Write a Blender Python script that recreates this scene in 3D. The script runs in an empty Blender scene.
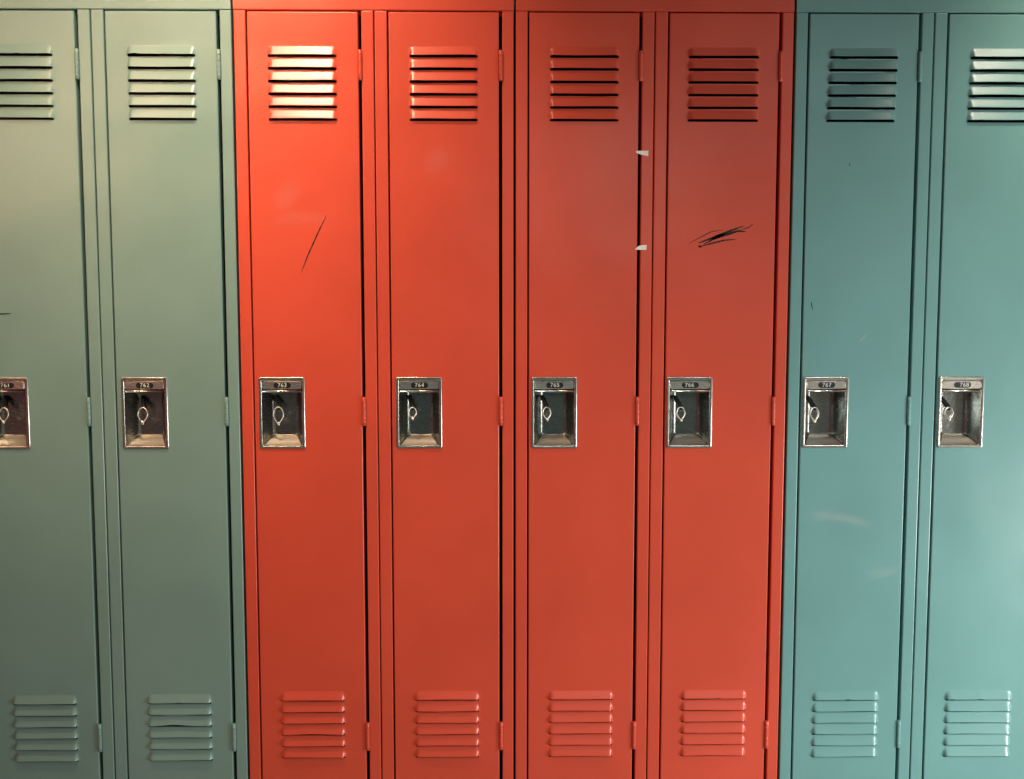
import bpy, math, random
from mathutils import Vector, Matrix
random.seed(7)
C = bpy.context.scene.collection
sc = bpy.context.scene

# ------------------------------------------------------------------ helpers
class MB:
    """collects vertices and faces, then links them as one mesh object"""
    def __init__(s): s.v = []; s.f = []; s.m = []; s.s = []; s.cover = {}
    def vert(s, p): s.v.append(tuple(p)); return len(s.v) - 1
    def face(s, ids, m=0, smooth=False): s.f.append(tuple(ids)); s.m.append(m); s.s.append(smooth)
    def box(s, x0, x1, y0, y1, z0, z1, b=0.0, m=0):
        """box; with b the edges round off (chamfer of three loops on the -y face)"""
        if b <= 0:
            i = [s.vert(p) for p in ((x0,y0,z0),(x1,y0,z0),(x1,y1,z0),(x0,y1,z0),(x0,y0,z1),(x1,y0,z1),(x1,y1,z1),(x0,y1,z1))]
            for q in ((0,1,5,4),(1,2,6,5),(2,3,7,6),(3,0,4,7),(4,5,6,7),(3,2,1,0)): s.face([i[k] for k in q], m)
            return
        prof = [(b*(1-math.sin(a)), b*(1-math.cos(a))) for a in [math.pi/2*k/3 for k in range(4)]]   # (inset from face, depth)
        loops = []
        for ins, dep in prof:      # a=0: inset b,depth 0 -> a=90: inset 0,depth b
            loops.append([s.vert(p) for p in ((x0+ins,y0+dep,z0+ins),(x1-ins,y0+dep,z0+ins),(x1-ins,y0+dep,z1-ins),(x0+ins,y0+dep,z1-ins))])
        s.face(loops[0], m)
        loops.append([s.vert(p) for p in ((x0,y1,z0),(x1,y1,z0),(x1,y1,z1),(x0,y1,z1))])
        for a, c in zip(loops, loops[1:]):
            for k in range(4): s.face((a[k], c[k], c[(k+1)%4], a[(k+1)%4]), m)
        s.face(loops[-1][::-1], m)
    def loops(s, loops, m=0, smooth=True, cap0=False, cap1=False):
        ids = [[s.vert(p) for p in L] for L in loops]
        n = len(ids[0])
        for a, c in zip(ids, ids[1:]):
            for k in range(n): s.face((a[k], c[k], c[(k+1)%n], a[(k+1)%n]), m, smooth)
        if cap0: s.face(ids[0], m)
        if cap1: s.face(ids[-1][::-1], m)
    def tube(s, pts, r, m=0, n=10, closed=False):
        P = [Vector(p) for p in pts]; N = len(P); rs = r if isinstance(r, (list, tuple)) else [r]*N
        L = []
        for i in range(N):
            t = (P[(i+1) % N] - P[i-1]) if closed else (P[min(i+1,N-1)] - P[max(i-1,0)])
            t.normalize(); u = t.cross(Vector((0.03,1,0.02))).normalized(); w = t.cross(u)
            L.append([P[i] + (u*math.cos(a) + w*math.sin(a))*rs[i] for a in [2*math.pi*k/n for k in range(n)]])
        if closed: L.append(L[0])
        s.loops(L, m, True, not closed, not closed)
    def ribbon(s, pts, w, y, m):
        """flat tapered stroke lying on a plane of constant y; pts (x,z), w width per point"""
        N = len(pts); a = []; c = []
        for i, (x, z) in enumerate(pts):
            x0, z0 = pts[max(i-1,0)]; x1, z1 = pts[min(i+1,N-1)]
            d = math.hypot(x1-x0, z1-z0) or 1; nx, nz = -(z1-z0)/d, (x1-x0)/d
            h = w[i]/2
            a.append(s.vert((x+nx*h, y, z+nz*h))); c.append(s.vert((x-nx*h, y, z-nz*h)))
        for i in range(N-1): s.face((c[i], c[i+1], a[i+1], a[i]), m)
    def build(s, name, mats, parent=None, offset=(0,0,0)):
        me = bpy.data.meshes.new(name)
        me.from_pydata([(v[0]-offset[0], v[1]-offset[1], v[2]-offset[2]) for v in s.v], [], s.f)
        mats = mats if isinstance(mats, (list, tuple)) else [mats]
        for k in mats: me.materials.append(k)
        for p, mi, sm in zip(me.polygons, s.m, s.s): p.material_index = mi; p.use_smooth = sm
        me.update()
        if s.cover:
            at = me.attributes.new('cover', 'FLOAT', 'POINT')
            for k_, c_ in s.cover.items(): at.data[k_].value = c_
        o = bpy.data.objects.new(name, me); C.objects.link(o); o.location = offset
        if parent: o.parent = parent
        return o

def rrect(x0, x1, z0, z1, r, y, n=4):
    out = []
    for cx, cz, a0 in ((x1-r, z0+r, -90), (x1-r, z1-r, 0), (x0+r, z1-r, 90), (x0+r, z0+r, 180)):
        for k in range(n+1):
            a = math.radians(a0 + 90*k/n); out.append((cx + r*math.cos(a), y, cz + r*math.sin(a)))
    return out

def empty(name, loc):
    o = bpy.data.objects.new(name, None); C.objects.link(o); o.location = loc; o.empty_display_size = .1
    return o

# ------------------------------------------------------------------ materials
def nodes(name):
    m = bpy.data.materials.new(name); m.use_nodes = True
    nt = m.node_tree; b = nt.nodes['Principled BSDF']
    return m, nt, b
def paint(name, col, rough=.31):
    """enamel on sheet metal: slight mottling, fine orange peel and the soft warp of a thin panel"""
    m, nt, b = nodes(name); N = nt.nodes; L = nt.links
    geo = N.new('ShaderNodeNewGeometry')
    big = N.new('ShaderNodeTexNoise'); big.inputs['Scale'].default_value = 3.2; big.inputs['Detail'].default_value = 4
    big.inputs['Roughness'].default_value = .55
    L.new(geo.outputs['Position'], big.inputs['Vector'])
    mp = N.new('ShaderNodeMapRange'); mp.clamp = False; mp.inputs['From Min'].default_value = .3; mp.inputs['From Max'].default_value = .7
    mp.inputs['To Min'].default_value = .93; mp.inputs['To Max'].default_value = 1.07
    L.new(big.outputs['Fac'], mp.inputs['Value'])
    mx = N.new('ShaderNodeMix'); mx.data_type = 'RGBA'; mx.blend_type = 'MULTIPLY'; mx.inputs['Factor'].default_value = 1
    mx.inputs['A'].default_value = (*col, 1); L.new(mp.outputs['Result'], mx.inputs['B'])
    L.new(mx.outputs['Result'], b.inputs['Base Color'])
    b.inputs['Roughness'].default_value = rough
    wv = N.new('ShaderNodeTexNoise'); wv.inputs['Scale'].default_value = 4.5; wv.inputs['Detail'].default_value = 1
    L.new(geo.outputs['Position'], wv.inputs['Vector'])
    b1 = N.new('ShaderNodeBump'); b1.inputs['Strength'].default_value = 1; b1.inputs['Distance'].default_value = .006
    L.new(wv.outputs['Fac'], b1.inputs['Height'])
    fn = N.new('ShaderNodeTexNoise'); fn.inputs['Scale'].default_value = 420; fn.inputs['Detail'].default_value = 1
    L.new(geo.outputs['Position'], fn.inputs['Vector'])
    b2 = N.new('ShaderNodeBump'); b2.inputs['Strength'].default_value = .25; b2.inputs['Distance'].default_value = .0003
    L.new(fn.outputs['Fac'], b2.inputs['Height']); L.new(b1.outputs['Normal'], b2.inputs['Normal'])
    L.new(b2.outputs['Normal'], b.inputs['Normal'])
    b.inputs['Specular IOR Level'].default_value = .55
    return m
def metal(name, col, rough, streak=0.0):
    m, nt, b = nodes(name); N = nt.nodes; L = nt.links
    b.inputs['Metallic'].default_value = 1; b.inputs['Base Color'].default_value = (*col, 1)
    geo = N.new('ShaderNodeNewGeometry'); mp = N.new('ShaderNodeMapping'); mp.inputs['Scale'].default_value = (6, 6, 260)
    L.new(geo.outputs['Position'], mp.inputs['Vector'])
    n = N.new('ShaderNodeTexNoise'); n.inputs['Scale'].default_value = 12; n.inputs['Detail'].default_value = 4
    L.new(mp.outputs['Vector'], n.inputs['Vector'])
    mr = N.new('ShaderNodeMapRange'); mr.inputs['To Min'].default_value = rough-.05; mr.inputs['To Max'].default_value = rough+.07
    L.new(n.outputs['Fac'], mr.inputs['Value']); L.new(mr.outputs['Result'], b.inputs['Roughness'])
    w = N.new('ShaderNodeTexNoise'); w.inputs['Scale'].default_value = 55; w.inputs['Detail'].default_value = 2
    L.new(geo.outputs['Position'], w.inputs['Vector'])
    bp = N.new('ShaderNodeBump'); bp.inputs['Strength'].default_value = .6; bp.inputs['Distance'].default_value = .0012
    L.new(w.outputs['Fac'], bp.inputs['Height']); L.new(bp.outputs['Normal'], b.inputs['Normal'])
    return m
def plain(name, col, rough=.6, metallic=0.0, noise=None):
    m, nt, b = nodes(name); N = nt.nodes; L = nt.links
    b.inputs['Roughness'].default_value = rough; b.inputs['Metallic'].default_value = metallic
    t = N.new('ShaderNodeTexNoise'); t.inputs['Scale'].default_value = noise or 30; t.inputs['Detail'].default_value = 5
    g = N.new('ShaderNodeNewGeometry'); L.new(g.outputs['Position'], t.inputs['Vector'])
    rp = N.new('ShaderNodeMapRange'); rp.inputs['To Min'].default_value = .85; rp.inputs['To Max'].default_value = 1.12
    L.new(t.outputs['Fac'], rp.inputs['Value'])
    mx = N.new('ShaderNodeMix'); mx.data_type = 'RGBA'; mx.blend_type = 'MULTIPLY'; mx.inputs['Factor'].default_value = 1
    mx.inputs['A'].default_value = (*col, 1); L.new(rp.outputs['Result'], mx.inputs['B'])
    L.new(mx.outputs['Result'], b.inputs['Base Color'])
    return m

TEAL = paint('teal_enamel', (.16, .36, .35))
TEAL_WARM = paint('warm_tinted_teal_enamel', (.198, .345, .325))  # same teal enamel, the lamps' warm tint mixed into its colour
RED = paint('red_enamel', (.67, .086, .046))
STEEL = metal('brushed_stainless', (.30, .32, .30), .26)
CHROME = metal('polished_bezel', (.66, .65, .60), .24)
LIT_CUP = metal('lit_cup_floor', (.75, .70, .62), .44)  # cup floor steel, lamp reflection put in as a paler colour
PLATE = metal('pale_plate_metal', (.86, .82, .74), .27)
DARK = plain('blackened_latch', (.012, .016, .016), .45, .3)
RING = metal('bright_wire', (.95, .92, .85), .38)
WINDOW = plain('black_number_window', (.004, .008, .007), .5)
DIGIT = plain('white_numeral', (.62, .68, .64), .5)
INSIDE = plain('dark_cabinet_inside', (.03, .045, .045), .8)
INK = plain('black_scratch', (.012, .008, .006), .8)
TAPE = plain('white_tape', (.95, .92, .84), .6)
PALE = plain('pale_patch', (.72, .80, .74), .7)  # pale overlay, blended in by the cover attribute
nt = PALE.node_tree; tb = nt.nodes.new('ShaderNodeBsdfTransparent'); ms = nt.nodes.new('ShaderNodeMixShader')
ca = nt.nodes.new('ShaderNodeAttribute'); ca.attribute_name = 'cover'; nt.links.new(ca.outputs['Fac'], ms.inputs['Fac'])
nt.links.new(tb.outputs[0], ms.inputs[1]); nt.links.new(nt.nodes['Principled BSDF'].outputs[0], ms.inputs[2])
nt.links.new(ms.outputs[0], nt.nodes['Material Output'].inputs['Surface'])

# ------------------------------------------------------------------ camera (looks along +y at the locker fronts, frame front is y = 0)
F_PX, PITCH, YAW, ROLL, CX, D, CZ = 950.0, .07655, -.01199, -.00018, -.03102, 2.11268, 1.14177
cy, sy, cp, sp, cr, sr = math.cos(YAW), math.sin(YAW), math.cos(PITCH), math.sin(PITCH), math.cos(ROLL), math.sin(ROLL)
R1 = Matrix(((cy, sy, 0), (-sy, cy, 0), (0, 0, 1)))
R2 = Matrix(((1, 0, 0), (0, cp, -sp), (0, sp, cp)))
R3 = Matrix(((cr, 0, -sr), (0, 1, 0), (sr, 0, cr)))
Rw = R3 @ R2 @ R1                 # world -> (right, forward, up)
right, fwd, up = Vector(Rw[0]), Vector(Rw[1]), Vector(Rw[2])
cam = bpy.data.cameras.new('camera'); co = bpy.data.objects.new('camera', cam); C.objects.link(co)
mw = Matrix((right, up, -fwd)).transposed().to_4x4(); mw.translation = Vector((CX, -D, CZ))
co.matrix_world = mw
cam.sensor_fit = 'HORIZONTAL'; cam.sensor_width = 36; cam.lens = 36*F_PX/1024; cam.clip_start = .05
sc.camera = co

# ------------------------------------------------------------------ dimensions of one locker (metres, x from its left seam)
P = .305
Z_TOP, RAIL, DOOR_T, DOOR_B = 1.872, 1.8018, 1.7985, .055
DL, DR = .0318, .2705           # door edges
SL, SR = .0282, .2777           # inner edges of the stiles
DEPTH = .40
YD = -.0012                     # door face
VX0, VX1 = .068, .234           # louvre panel opening
UP = (1.556, 1.742); LO = (.113, .300)

def smooth(t): t = max(0, min(1, t)); return t*t*(3-2*t)

def make_vent(mat, parent, ox, a, b, z_last, pitch, n, zr, name, bend=None, H=.0074, shear=0.0, nicks=()):
    """six pressed louvres in a sheet: each leaves the sheet at its top and opens in a slot below its lip"""
    mb = MB(); t = .0072
    us = sorted(set(round(q, 5) for q in [VX0, VX0+.001, VX0+.003] + [a + t*k/4 for k in range(5)] + [a+t + (b-a-2*t)*k/24 for k in range(25)] + [b-t + t*k/4 for k in range(5)] + [VX1-.003, VX1-.001, VX1]))
    rows = []     # per row: function(u)->(z,h), and whether the strip below it is the slot
    def side(u): return smooth((u-a)/t)*smooth((b-u)/t)
    lips = [z_last + pitch*(n-1-i) for i in range(n)]
    rows.append((lambda u: (zr[1], 0), False)); rows.append((lambda u: (zr[1]-.001, 0), False))
    for i, zl in enumerate(lips):
        ph = random.uniform(0, 6.28); amp = random.uniform(.0001, .0004)
        def lz(u, zl=zl, ph=ph, amp=amp, i=i):
            d = amp*math.sin(ph + 38*(u-a))
            if bend: d += bend(i, (u-a)/(b-a))
            for (ni, nu, na) in nicks:
                if ni == i: d += na*math.exp(-(((u-a)/(b-a)-nu)/.035)**2)
            return zl + d*side(u)
        hgt = pitch-.0050 if i else pitch-.0066
        for v in (0, .06, .12, .18, .4, .6, .85, .96, 1.0):
            w = (v*v/(2*.18) if v < .18 else v-.09)/.91
            if v == 1.0: w *= .985
            hh = H*(1.0 if i else .98)
            rows.append((lambda u, v=v, w=w, lz=lz, hgt=hgt, hh=hh: (lz(u) + hgt*(1-v)*(1 if v > 0 else 1), hh*w*smooth((u-a-.004*(1-v)**2)/t)*smooth((b-u-.004*(1-v)**2)/t)), v == 1.0))
        rows.append((lambda u, zl=zl, ph=ph: (zl-.0044, 0), False))
        rows.append((lambda u, zl=zl: (zl-.0049, 0), False))
    rows.append((lambda u: (zr[0]+.001, 0), False)); rows.append((lambda u: (zr[0], 0), False))
    ids = []
    for fn, slot in rows:
        r = []
        for u in us:
            z, h = fn(u)
            x = u + shear*(z-(zr[0]+zr[1])/2)*smooth(min(u-VX0, VX1-u)/.005)
            r.append(mb.vert((ox+x, YD-h, z)))
        ids.append(r)
    for j in range(len(rows)-1):
        slot = rows[j][1]
        for k in range(len(us)-1):
            mid = (us[k]+us[k+1])/2
            if slot and a+.0012 < mid < b-.0012: continue
            mb.face((ids[j+1][k], ids[j+1][k+1], ids[j][k+1], ids[j][k]), 0, True)
    o = mb.build(name, mat, parent)
    so = o.modifiers.new('sheet', 'SOLIDIFY'); so.thickness = .0010; so.offset = -1; so.use_rim = False
    return o

def make_hinge(mat, parent, x, zc):
    mb = MB(); r = .0043; L = .065; y = -.0022; prof = [(0, r*.6), (.0008, r)]
    for k in range(1, 5):
        zk = L*k/5; prof += [(zk-.0020, r), (zk-.0008, r), (zk-.0003, r*.74), (zk+.0003, r*.74), (zk+.0008, r), (zk+.0020, r)]
    prof += [(L-.0008, r), (L, r*.6)]
    loops = [[(x+q*math.cos(a), y+q*math.sin(a), zc-L/2+h) for a in [2*math.pi*k/16 for k in range(16)]] for h, q in prof]
    mb.loops(loops, 0, True, True, True)
    mb.box(x-.0055, x+.0065, .0022, .0036, zc-L/2+.001, zc+L/2-.001)      # leaf tucked in the gap
    mb.build('hinge', mat, parent)

def text_faces(txt, size):
    cu = bpy.data.curves.new('t', 'FONT'); cu.body = txt; cu.size = size; cu.align_x = 'CENTER'; cu.align_y = 'CENTER'
    cu.offset = size*.012; cu.space_character = 1.12
    o = bpy.data.objects.new('t', cu); C.objects.link(o)
    dg = bpy.context.evaluated_depsgraph_get(); me = bpy.data.meshes.new_from_object(o.evaluated_get(dg))
    vs = [tuple(v.co) for v in me.vertices]; fs = [tuple(p.vertices) for p in me.polygons]
    bpy.data.objects.remove(o); bpy.data.curves.remove(cu); bpy.data.meshes.remove(me)
    return vs, fs

HW, HH, HZ = .1025, .1605, .8476     # recessed handle: width, height, bottom edge
def make_handle(parent, x0, number, loop, text_dx=0.0):
    """stainless cup let into the door: bezel, sloping cup walls, header bar above the opening"""
    mb = MB(); x1 = x0+HW; z0, z1 = HZ, HZ+HH
    L = []
    for ins, y, r in ((0, YD+.0006, .0045), (.0002, YD-.0018, .0045), (.0010, YD-.0029, .0042), (.0022, YD-.0032, .0040), (.0046, YD-.0022, .0036), (.0058, YD-.0024, .0034), (.0066, YD-.0014, .0030), (.0070, YD+.003, .0030), (.0072, YD+.008, .003)):
        L.append(rrect(x0+ins, x1-ins, z0+ins, z1-ins, r, y))
    mb.loops(L, 0, True)
    # cup
    ix0, ix1, iz0, iz1 = x0+.0072, x1-.0072, z0+.0072, z0+.1290
    cup = []
    for k, (dx, dzb, dzt, y, r) in enumerate(((0, 0, 0, YD+.0005, .002), (.0008, .0010, 0, YD+.003, .003), (.0038, .0062, 0, .010, .004), (.0070, .0112, 0, .017, .005), (.0100, .0150, 0, .024, .006), (.0128, .0172, 0, .031, .006), (.0155, .0182, 0, .0355, .006), (.021, .0200, .002, .0368, .005))):
        cup.append(rrect(ix0+dx, ix1-dx, iz0+dzb, iz1-dzt, r, y))
    f0 = len(mb.f); mb.loops(cup, 1, True); nn = len(cup[0])
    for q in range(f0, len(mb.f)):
        if (q-f0) % nn == nn-1: mb.m[q] = 3          # the sloping floor of the cup, paled to hold the lamp's glow in its colour
    ids = [mb.vert(p) for p in cup[-1]]; mb.face(ids, 1)
    # header: recessed backing and rounded lip bar under the plate
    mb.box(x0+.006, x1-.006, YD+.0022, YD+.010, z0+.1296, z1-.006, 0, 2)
    mb.box(x0+.0068, x1-.0068, YD-.0016, YD+.004, z0+.1518, z1-.0055, .0006, 0)
    hb = []
    for y, z in ((.003, .1262), (.0002, .1260), (-.0022, .1266), (-.0030, .1283), (-.0026, .1303), (-.0004, .1312), (.003, .1311)):
        hb.append([(x0+.0085, YD+y, z0+z), (x1-.0085, YD+y, z0+z)])
    idd = [[mb.vert(p) for p in q] for q in hb]
    for q0, q1 in zip(idd, idd[1:]): mb.face((q0[0], q0[1], q1[1], q1[0]), 0, True)
    mb.face([q[0] for q in idd][::-1], 0); mb.face([q[1] for q in idd], 0)
    # rivet on the cup floor
    h = mb.build('recessed_handle', [CHROME, STEEL, WINDOW, LIT_CUP], parent); h['label'] = 'stainless steel recessed pull cup'
    # number plate with its black window and numerals
    pm = MB(); px0, px1, pz0, pz1 = x0+.0078, x1-.0078, z0+.1330, z0+.1510
    Lp = [rrect(px0, px1, pz0, pz1, .0035, YD+.0020), rrect(px0+.0002, px1-.0002, pz0+.0002, pz1-.0002, .0035, YD-.0014), rrect(px0+.0010, px1-.0010, pz0+.0010, pz1-.0010, .0030, YD-.0024)]
    pm.loops(Lp, 0, True); pm.face([pm.vert(p) for p in Lp[-1]], 0)
    wc = (px0+px1)/2 + .0015; zc = (pz0+pz1)/2
    w = rrect(wc-.0185, wc+.0185, zc-.0056, zc+.0056, .0054, YD-.0027)
    rim = rrect(wc-.0193, wc+.0193, zc-.0064, zc+.0064, .0062, YD-.00242)
    pm.loops([rim, w], 1, False); pm.face([pm.vert(p) for p in w], 1)
    vs, fs = text_faces(number, .0128)
    base = len(pm.v)
    for v in vs: pm.vert((wc+text_dx+v[0], YD-.0029, zc+v[1]))
    for f in fs: pm.face([base+i for i in f], 2)
    p = pm.build('number_plate', [PLATE, WINDOW, DIGIT], h); p['label'] = 'steel number plate with black window and pale digits'
    # latch finger, reaching forward and down from the back of the cup
    lx, lz, lw, lh, lean, two = loop
    cxl = x0+lx-.0035; zt = z0+lz+.0115
    lm = MB()
    A = Vector((cxl-.0090, .0320, zt+.0225)); B = Vector((cxl+.0030, .0090, zt-.0035))
    lm.tube([A, A.lerp(B, .25), A.lerp(B, .5), A.lerp(B, .75), B, B+Vector((.0006, -.0012, -.0020))], [.0040, .0056, .0052, .0056, .0048, .0018], 0, 12)
    lm.tube([A+Vector((-.001, .001, .001)), A+Vector((.001, -.008, -.003)), A+Vector((.006, -.010, -.009))], [.0025, .0032, .0015], 0, 8)
    l = lm.build('latch', DARK, h); l['label'] = 'dark latch finger'
    # teardrop padlock loop with a knobbed tip
    rm = MB()
    def drop(w_, h_, dx, ln, yo):
        pts = []
        for k in range(28):
            a = 2*math.pi*k/28; s_ = math.sin(a); c_ = math.cos(a)
            yy = c_                                  # 1 top .. -1 bottom
            wf = (1 if yy > 0 else (1+yy*.0) ) * (1-.55*max(0, -yy)**1.3)
            px = w_/2*s_*wf; pz = -h_/2 + h_/2*yy
            pts.append((cxl+dx+px - ln*pz, yo + .004*(1-yy)/2*-1, zt+pz))
        return pts
    rm.tube(drop(lw, lh, 0, lean, .0065), .0013, 0, 8, True)
    if two: rm.tube(drop(lw*1.05, lh*.92, -.0045, lean+.25, .0125), .0009, 0, 8, True)  # second loop shapes the ring's reflection in the cup steel
    tx = cxl + lean*lh; tz = zt-lh
    rm.tube([(tx-.0012, .0025, tz+.0035), (tx, .0018, tz+.0010), (tx+.0006, .0015, tz-.0015), (tx+.0022, .0012, tz-.0042)], [.0016, .0031, .0030, .0010], 0, 10)
    q = rm.build('padlock_loop', RING, h); q['label'] = 'bright teardrop wire loop'
    return h

def ink_stroke(mb, pts, w, y=YD-.00025, m=1):
    n = 10; out = []; ws = []
    for i in range(len(pts)-1):
        for k in range(n):
            t = k/n; out.append((pts[i][0]*(1-t)+pts[i+1][0]*t, pts[i][1]*(1-t)+pts[i+1][1]*t))
    out.append(pts[-1])
    N = len(out)
    for i in range(N):
        t = i/(N-1); ws.append(w*(.12+.88*math.sin(math.pi*min(1, max(0, t)))**.6)*(1+.15*math.sin(i*1.7)))
    mb.ribbon(out, ws, y, m)

def soft_patch(mb, pts, w, cover):
    """a soft pale patch, thinning out to nothing at its edges"""
    n = 8; out = []
    for i in range(len(pts)-1):
        for k in range(n): t = k/n; out.append((pts[i][0]*(1-t)+pts[i+1][0]*t, pts[i][1]*(1-t)+pts[i+1][1]*t))
    out.append(pts[-1]); N = len(out); rows = []
    for i, (x, z) in enumerate(out):
        a = out[max(i-1,0)]; b = out[min(i+1,N-1)]; d = math.hypot(b[0]-a[0], b[1]-a[1]); nx, nz = -(b[1]-a[1])/d, (b[0]-a[0])/d
        row = []
        for k in range(7):
            q = (k-3)/3; i_ = mb.vert((x+nx*q*w/2, YD-.0002, z+nz*q*w/2)); row.append(i_)
            mb.cover[i_] = cover*smooth(1-abs(q))*smooth(min(i, N-1-i)/(N*.3))
        rows.append(row)
    for p, q in zip(rows, rows[1:]):
        for k in range(6): mb.face((p[k], q[k], q[k+1], p[k+1]), 2)

def make_locker(k, mat, label, hx, number, loop, group, marks=(), seam_l='pair', seam_r='open', vent=None, low=None, tdx=0):
    X = k*P
    root = empty('locker', (X, 0, 0)); root['label'] = label; root['category'] = 'locker'; root['group'] = group
    el = .0026 if seam_l == 'open' else .0013     # half gap at each side
    er = .0026 if seam_r == 'open' else .0013
    # front frame
    mb = MB()
    mb.box(el, SL, 0, .022, .0, RAIL-.0002, .0022)
    mb.box(SR, P-er, 0, .022, .0, RAIL-.0002, .0022)
    x0 = el if seam_l != 'pair' else 0; x1 = P-er if seam_r != 'pair' else P
    # top rail: profile along z so that the two halves of a pair meet without a joint
    pr = [(.022, RAIL), (.0008, RAIL), (-.0006, RAIL+.0006), (-.0012, RAIL+.002), (-.0012, Z_TOP-.004), (.0012, Z_TOP), (.022, Z_TOP)]
    ra = [mb.vert((x0, y, z)) for y, z in pr]; rb = [mb.vert((x1, y, z)) for y, z in pr]
    for i in range(len(pr)-1): mb.face((ra[i], rb[i], rb[i+1], ra[i+1]), 0)
    mb.face(ra[::-1]); mb.face(rb); mb.face((ra[-1], rb[-1], rb[0], ra[0]))
    mb.box(SL, SR, .0005, .022, .0, DOOR_B-.003, .0015)
    mb.box(SL, SR, .0175, .0215, RAIL-.006, RAIL+.002)
    mb.build('frame', mat, root)
    # carcass behind the frame
    cb = MB(); e = .0016
    cb.box(e, e+.0012, .022, DEPTH, 0, Z_TOP-.002); cb.box(P-e-.0012, P-e, .022, DEPTH, 0, Z_TOP-.002)
    cb.box(e+.0012, P-e-.0012, DEPTH-.0012, DEPTH, 0, Z_TOP-.002)
    cb.box(e+.0012, P-e-.0012, .022, DEPTH-.0012, Z_TOP-.0032, Z_TOP-.002)
    cb.box(e+.0012, P-e-.0012, .022, DEPTH-.0012, .040, .0412)
    cb.box(e+.0012, P-e-.0012, .060, DEPTH-.0012, 1.50, 1.5012)
    cb.build('cabinet_body', INSIDE, root)
    # door pan with openings for louvres and handle
    db = MB(); r = .0022
    hx0, hx1, hz0, hz1 = hx+.0025, hx+HW-.0025, HZ+.0025, HZ+HH-.0025
    xs = sorted({DL+r, hx0, hx1, VX0, VX1, DR-r}); zs = sorted({DOOR_B+r, LO[0], LO[1], hz0, hz1, UP[0], UP[1], DOOR_T-r})
    gi = {}
    def g(i, j):
        if (i, j) not in gi: gi[i, j] = db.vert((xs[i], YD, zs[j]))
        return gi[i, j]
    for i in range(len(xs)-1):
        for j in range(len(zs)-1):
            mx, mz = (xs[i]+xs[i+1])/2, (zs[j]+zs[j+1])/2
            if VX0 < mx < VX1 and (LO[0] < mz < LO[1] or UP[0] < mz < UP[1]): continue
            if hx0 < mx < hx1 and hz0 < mz < hz1: continue
            db.face((g(i, j), g(i+1, j), g(i+1, j+1), g(i, j+1)), 0)
    lo = []
    for a in (0, 22.5, 45, 67.5, 90):
        q = math.radians(a); ins = r*(1-math.sin(q)); dep = r*(1-math.cos(q))
        lo.append([(DL+ins, YD+dep, DOOR_B+ins), (DR-ins, YD+dep, DOOR_B+ins), (DR-ins, YD+dep, DOOR_T-ins), (DL+ins, YD+dep, DOOR_T-ins)])
    lo.append([(DL, .0165, DOOR_B), (DR, .0165, DOOR_B), (DR, .0165, DOOR_T), (DL, .0165, DOOR_T)])
    lo.append([(DL+.012, .0165, DOOR_B+.012), (DR-.012, .0165, DOOR_B+.012), (DR-.012, .0165, DOOR_T-.012), (DL+.012, .0165, DOOR_T-.012)])
    db.loops(lo, 0, False)
    # small catch nib on the latch side, beside the handle
    db.box(DL-.0026, DL+.004, YD+.0035, .009, .895, .912, .001, 3)
    for mk in marks:
        if mk[0] == 'ink': ink_stroke(db, [(x-X, z) for x, z in mk[1]], mk[2])
        elif mk[0] == 'pale_mark':
            soft_patch(db, [(x-X, z) for x, z in mk[1]], mk[2], mk[3])
    d = db.build('door', [mat, INK, PALE, INSIDE], root)
    v = vent or {}; w = low or {}
    make_vent(mat, d, 0, v.get('a', .0748), v.get('b', .2262), 1.5712, .0271, 6, UP, 'louvered_vent', v.get('bend'), shear=v.get('shear', 0), nicks=v.get('nicks', ()))
    make_vent(mat, d, 0, w.get('a', .0772), w.get('b', .2256), .1375+w.get('dz', 0), .0268, 6, LO, 'louvered_vent', w.get('bend'), shear=w.get('shear', 0), nicks=w.get('nicks', ()))
    for zc in (1.6855, .9310, .1835): make_hinge(mat, d, .2745, zc)
    make_handle(root, hx, number, loop, tdx)
    return root

def px(x, y):
    """point of the door plane (y = 0) seen at a photograph pixel; used to read positions off the picture"""
    d = right*((x-512)/F_PX) + fwd + up*((389.5-y)/F_PX)
    t = D/d.y
    return (CX + d.x*t, CZ + d.z*t)

def arch(idx, amp, c=.5, wd=.3):
    return lambda i, u: (amp*math.exp(-((u-c)/wd)**2) if i == idx else 0)
def bent2(i, u):
    if i == 2: return .0034*math.exp(-((u-.42)/.2)**2)
    return 0

LG, RG, TG = 'warm-lit teal lockers on the left', 'red lockers in the middle', 'teal lockers on the right'
W = 'full-height metal locker'
ink3 = [('ink', [px(326.8, 215), px(319, 231), px(309, 253), px(301.2, 273)], .0028)]
sb = lambda *a: [px(680 + x*80/1024, 215 + y*40/512) for x, y in a]
ink6 = [('ink', sb((225,362),(400,300),(520,255),(640,205),(820,138)), .0052),
        ('ink', sb((300,375),(470,290),(600,250),(740,205),(840,215)), .0052),
        ('ink', sb((400,310),(480,275),(570,240)), .0075),
        ('ink', sb((240,405),(400,365),(560,325),(720,310)), .0034),
        ('ink', sb((110,365),(260,285),(400,215),(560,190)), .0016),
        ('ink', sb((760,195),(880,160),(940,110)), .0018),
        ('ink', sb((235,385),(250,410),(290,395)), .0036)]
make_locker(-4, TEAL_WARM, 'leftmost warm-lit teal '+W+', cut off by the left edge of the picture', .0405, '761', (.046, .0800, .0205, .0310, 0, 0), LG,
            marks=[('ink', [px(-8, 314), px(3, 314), px(12, 313.5)], .0028)], seam_l='open', seam_r='pair',
            vent={'nicks': ((0, .5, .0012),), 'a': .073, 'b': .2232, 'shear': .01}, low={'a': .0795, 'b': .2255, 'dz': -.0058})
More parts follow.
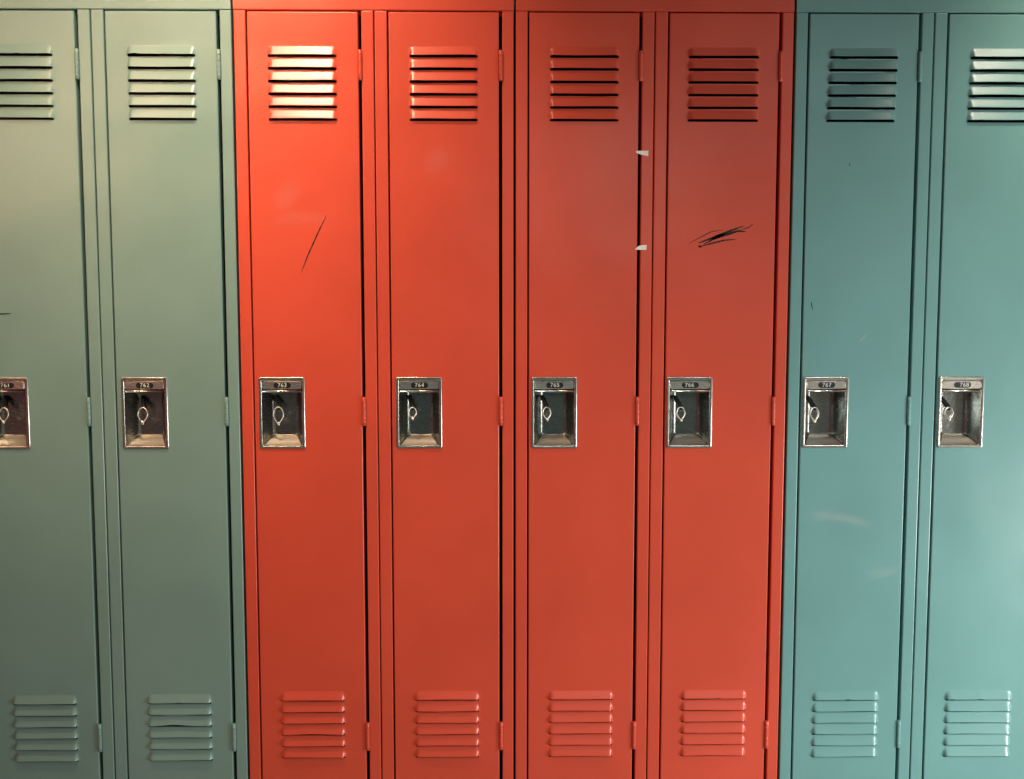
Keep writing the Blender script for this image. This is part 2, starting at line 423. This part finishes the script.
make_locker(-3, TEAL_WARM, 'warm-lit teal '+W+' touching the red ones, with a bent lower louver', .0425, '762', (.0470, .0800, .0215, .0325, 0, 0), LG,
            seam_l='pair', seam_r='open', vent={'nicks': ((0, .12, .0016), (0, .55, .0007)), 'a': .0765, 'b': .2262}, low={'dz': -.0048, 'bend': bent2, 'a': .0790, 'b': .2262, 'nicks': ((0, .5, .0010),)})
ink3.append(('pale_mark', [px(278, 214), px(286, 196), px(300, 178)], .07, .05)); ink3.append(('pale_mark', [px(265, 225), px(300, 216), px(340, 222)], .04, .045))
make_locker(-2, RED, 'brightly lit red '+W+' with one long thin diagonal scratch', .0413, '763', (.0445, .0810, .0225, .0365, .02, 0), RG,
            marks=ink3, seam_l='open', seam_r='pair', vent={'a': .0735, 'b': .2256}, low={'bend': arch(3, .0012), 'b': .2240, 'a': .0768})
make_locker(-1, RED, 'unmarked red '+W+' right of the scratched red one', .0408, '764', (.0395, .0800, .0170, .0240, 0, 0), RG,
            marks=[('pale_mark', [px(425, 176), px(437, 160), px(448, 144)], .07, .045)], seam_l='pair', seam_r='open', low={'bend': arch(0, .0010, .55), 'b': .2252})
make_locker(0, RED, 'red '+W+' with two white tape scraps beside its right-hand hinge gap', .0370, '765', (.0385, .0800, .0175, .0265, .03, 0), RG,
            seam_l='open', seam_r='pair', vent={'b': .2282, 'a': .0752})
make_locker(1, RED, 'red '+W+' with a black scribble of scratches on its upper door', .0345, '766', (.0370, .0800, .0185, .0280, .02, 0), RG,
            marks=ink6, seam_l='pair', seam_r='open', vent={'b': .2288, 'a': .0722}, low={'nicks': ((0, .57, .0012),), 'a': .0758, 'b': .2260}, tdx=-.002)
make_locker(2, TEAL, 'teal '+W+' touching the rightmost red one', .0350, '767', (.0335, .0790, .0195, .0300, -.03, 1), TG,
            marks=[('ink', [px(849, 163.5), px(849.6, 166)], .0018), ('ink', [px(811, 301.5), px(811.6, 306), px(812.6, 310)], .0020),
                   ('pale_mark', [px(857, 344), px(863, 338), px(868, 333)], .008, .2), ('pale_mark', [px(803, 517), px(820, 515), px(840, 517), px(860, 522), px(878, 529)], .034, .17), ('pale_mark', [px(862, 576), px(885, 572), px(900, 568)], .035, .12)],
            seam_l='open', seam_r='pair', vent={'a': .0735, 'b': .2268, 'shear': .03}, low={'dz': -.0045, 'nicks': ((0, .53, .0014),), 'a': .0732, 'b': .2255})
make_locker(3, TEAL, 'rightmost teal '+W+', cut off by the right edge of the picture', .0352, '768', (.0320, .0790, .0190, .0255, 0, 1), TG,
            seam_l='pair', seam_r='open', vent={'a': .0775, 'b': .2290, 'shear': .02}, low={'dz': -.0052, 'nicks': ((0, .1, .0012), (0, .52, .0014)), 'a': .0735, 'b': .2285}, tdx=.004)

# ------------------------------------------------------------------ torn tape on the seam of the third and fourth red doors
def tape(corners, label):
    mb = MB(); lo = []
    xs = [c[0] for c in corners]; xl, xr = min(xs), max(xs)
    for dy in (-.0004, 0):
        lo.append([mb.vert((x, (-.0016 if x < .2725 else -.0006) + dy, z)) for x, z in corners])
    mb.face(lo[0]); mb.face(lo[1][::-1]); n = len(corners)
    for k in range(n): mb.face((lo[0][k], lo[1][k], lo[1][(k+1)%n], lo[0][(k+1)%n]))
    c = (sum(xs)/n, 0, sum(z for _, z in corners)/n)
    o = mb.build('tape_scrap', TAPE, None, c)
    o['label'] = label; o['category'] = 'tape'; o['group'] = 'torn white tape scraps on the red lockers'
tape([px(635.5, 152.2), px(637.5, 153.6), px(642, 155.0), px(648.2, 156.4), px(648.4, 150.8), px(642, 150.8), px(636.5, 151.0)], 'upper torn scrap of white tape, pointed wedge across the hinge gap of a red locker')
tape([px(634.6, 249.6), px(640, 249.9), px(646.4, 250.0), px(646.6, 244.9), px(641, 245.2), px(637.5, 246.6)], 'lower torn scrap of white tape, blunt end right, below the wedge-shaped scrap')

# ------------------------------------------------------------------ room
def slab(name, x0, x1, y0, y1, z0, z1, mat):
    mb = MB(); mb.box(x0, x1, y0, y1, z0, z1); o = mb.build(name, mat); o['kind'] = 'structure'; return o
FLOOR = plain('terrazzo_floor', (.40, .38, .33), .35, 0, 60)
WALL = plain('painted_wall', (.30, .33, .31), .8, 0, 6)
slab('floor', -4, 4, -5, .6, -.06, 0, FLOOR)
slab('wall_back', -4, 4, .43, .55, 0, 2.9, WALL)

# ------------------------------------------------------------------ light
def area(name, loc, target, sx, sy_, power, col, spread=180, shape='RECTANGLE'):
    l = bpy.data.lights.new(name, 'AREA'); l.shape = shape; l.size = sx; l.size_y = sy_; l.energy = power; l.color = col; l.spread = math.radians(spread)
    o = bpy.data.objects.new(name, l); C.objects.link(o); o.location = loc
    o.rotation_euler = (Vector(target)-Vector(loc)).to_track_quat('-Z', 'Y').to_euler(); return o
WARM = (1, .62, .36)
area('tungsten_lamp_or_fill', (-.577, -.60, 2.50), (-.57, 0, 1.52), .20, .16, 3.8, (1, .68, .44), 80)
area('tungsten_lamp_or_fill', (-1.25, -.75, 2.55), (-1.15, 0, 1.5), .18, .16, 1.5, WARM, 110)  # added unseen fill, brightens the two left lockers
area('tungsten_lamp_or_fill', (-1.9, -1.9, 2.15), (-.9, 0, 1.4), .6, .5, .9, WARM, 60)  # added warm fill, lifts the sheen on the left doors
area('tungsten_lamp_or_fill', (-2.0, -1.7, 1.75), (-.9, 0, 1.3), .5, .4, .5, WARM, 60)  # added warm fill without a fixture, left doors again
area('tungsten_lamp_or_fill', (-1.2, -1.8, 2.6), (-.8, 0, 1.3), .5, .5, 1.7, WARM, 50)  # added warm fill for the upper left doors
area('ceiling_lamp_or_fill', (1.37, -.60, 2.50), (1.25, 0, 1.6), .22, .10, .85, (1, .85, .66), 40)
area('ceiling_lamp_or_fill', (1.6, -2.6, 2.6), (.9, 0, .1), .6, .6, 2.9, (.95, .97, 1), 50)  # added unseen fill for the lower right doors
area('ceiling_lamp_or_fill', (.5, -2.6, 1.9), (.1, 0, .6), .7, .5, .5, (1, .95, .85), 50)  # added unseen fill, brightens the middle red doors
area('low_right_fill', (2.75, -1.3, .3), (.9, 0, .1), .8, .5, 22, (1, 1, .93), 120)  # added unseen area light, brightens the lower right doors

w = bpy.data.worlds.new('room_glow'); sc.world = w; w.use_nodes = True
wn = w.node_tree; bg = wn.nodes['Background']
tc = wn.nodes.new('ShaderNodeTexCoord'); sx = wn.nodes.new('ShaderNodeSeparateXYZ'); wn.links.new(tc.outputs['Generated'], sx.inputs[0])
rp = wn.nodes.new('ShaderNodeValToRGB'); wn.links.new(sx.outputs['X'], rp.inputs['Fac'])
mr = wn.nodes.new('ShaderNodeMapRange'); mr.inputs['From Min'].default_value = -1; mr.inputs['From Max'].default_value = 1
wn.links.new(sx.outputs['X'], mr.inputs['Value']); wn.links.new(mr.outputs['Result'], rp.inputs['Fac'])
e = rp.color_ramp.elements; e[0].position = .25; e[0].color = (1.1, .28, .30, 1); e[1].position = .45; e[1].color = (.32, .62, .62, 1)
q = rp.color_ramp.elements.new(.62); q.color = (.45, .65, .62, 1); q = rp.color_ramp.elements.new(.70); q.color = (1.9, 1.7, 1.4, 1)
wn.links.new(rp.outputs['Color'], bg.inputs['Color']); bg.inputs['Strength'].default_value = .15

vs = sc.view_settings; vs.view_transform = 'Standard'; vs.look = 'None'; vs.exposure = .15; vs.gamma = 1; vs.use_curve_mapping = False
sc.cycles.use_denoising = True
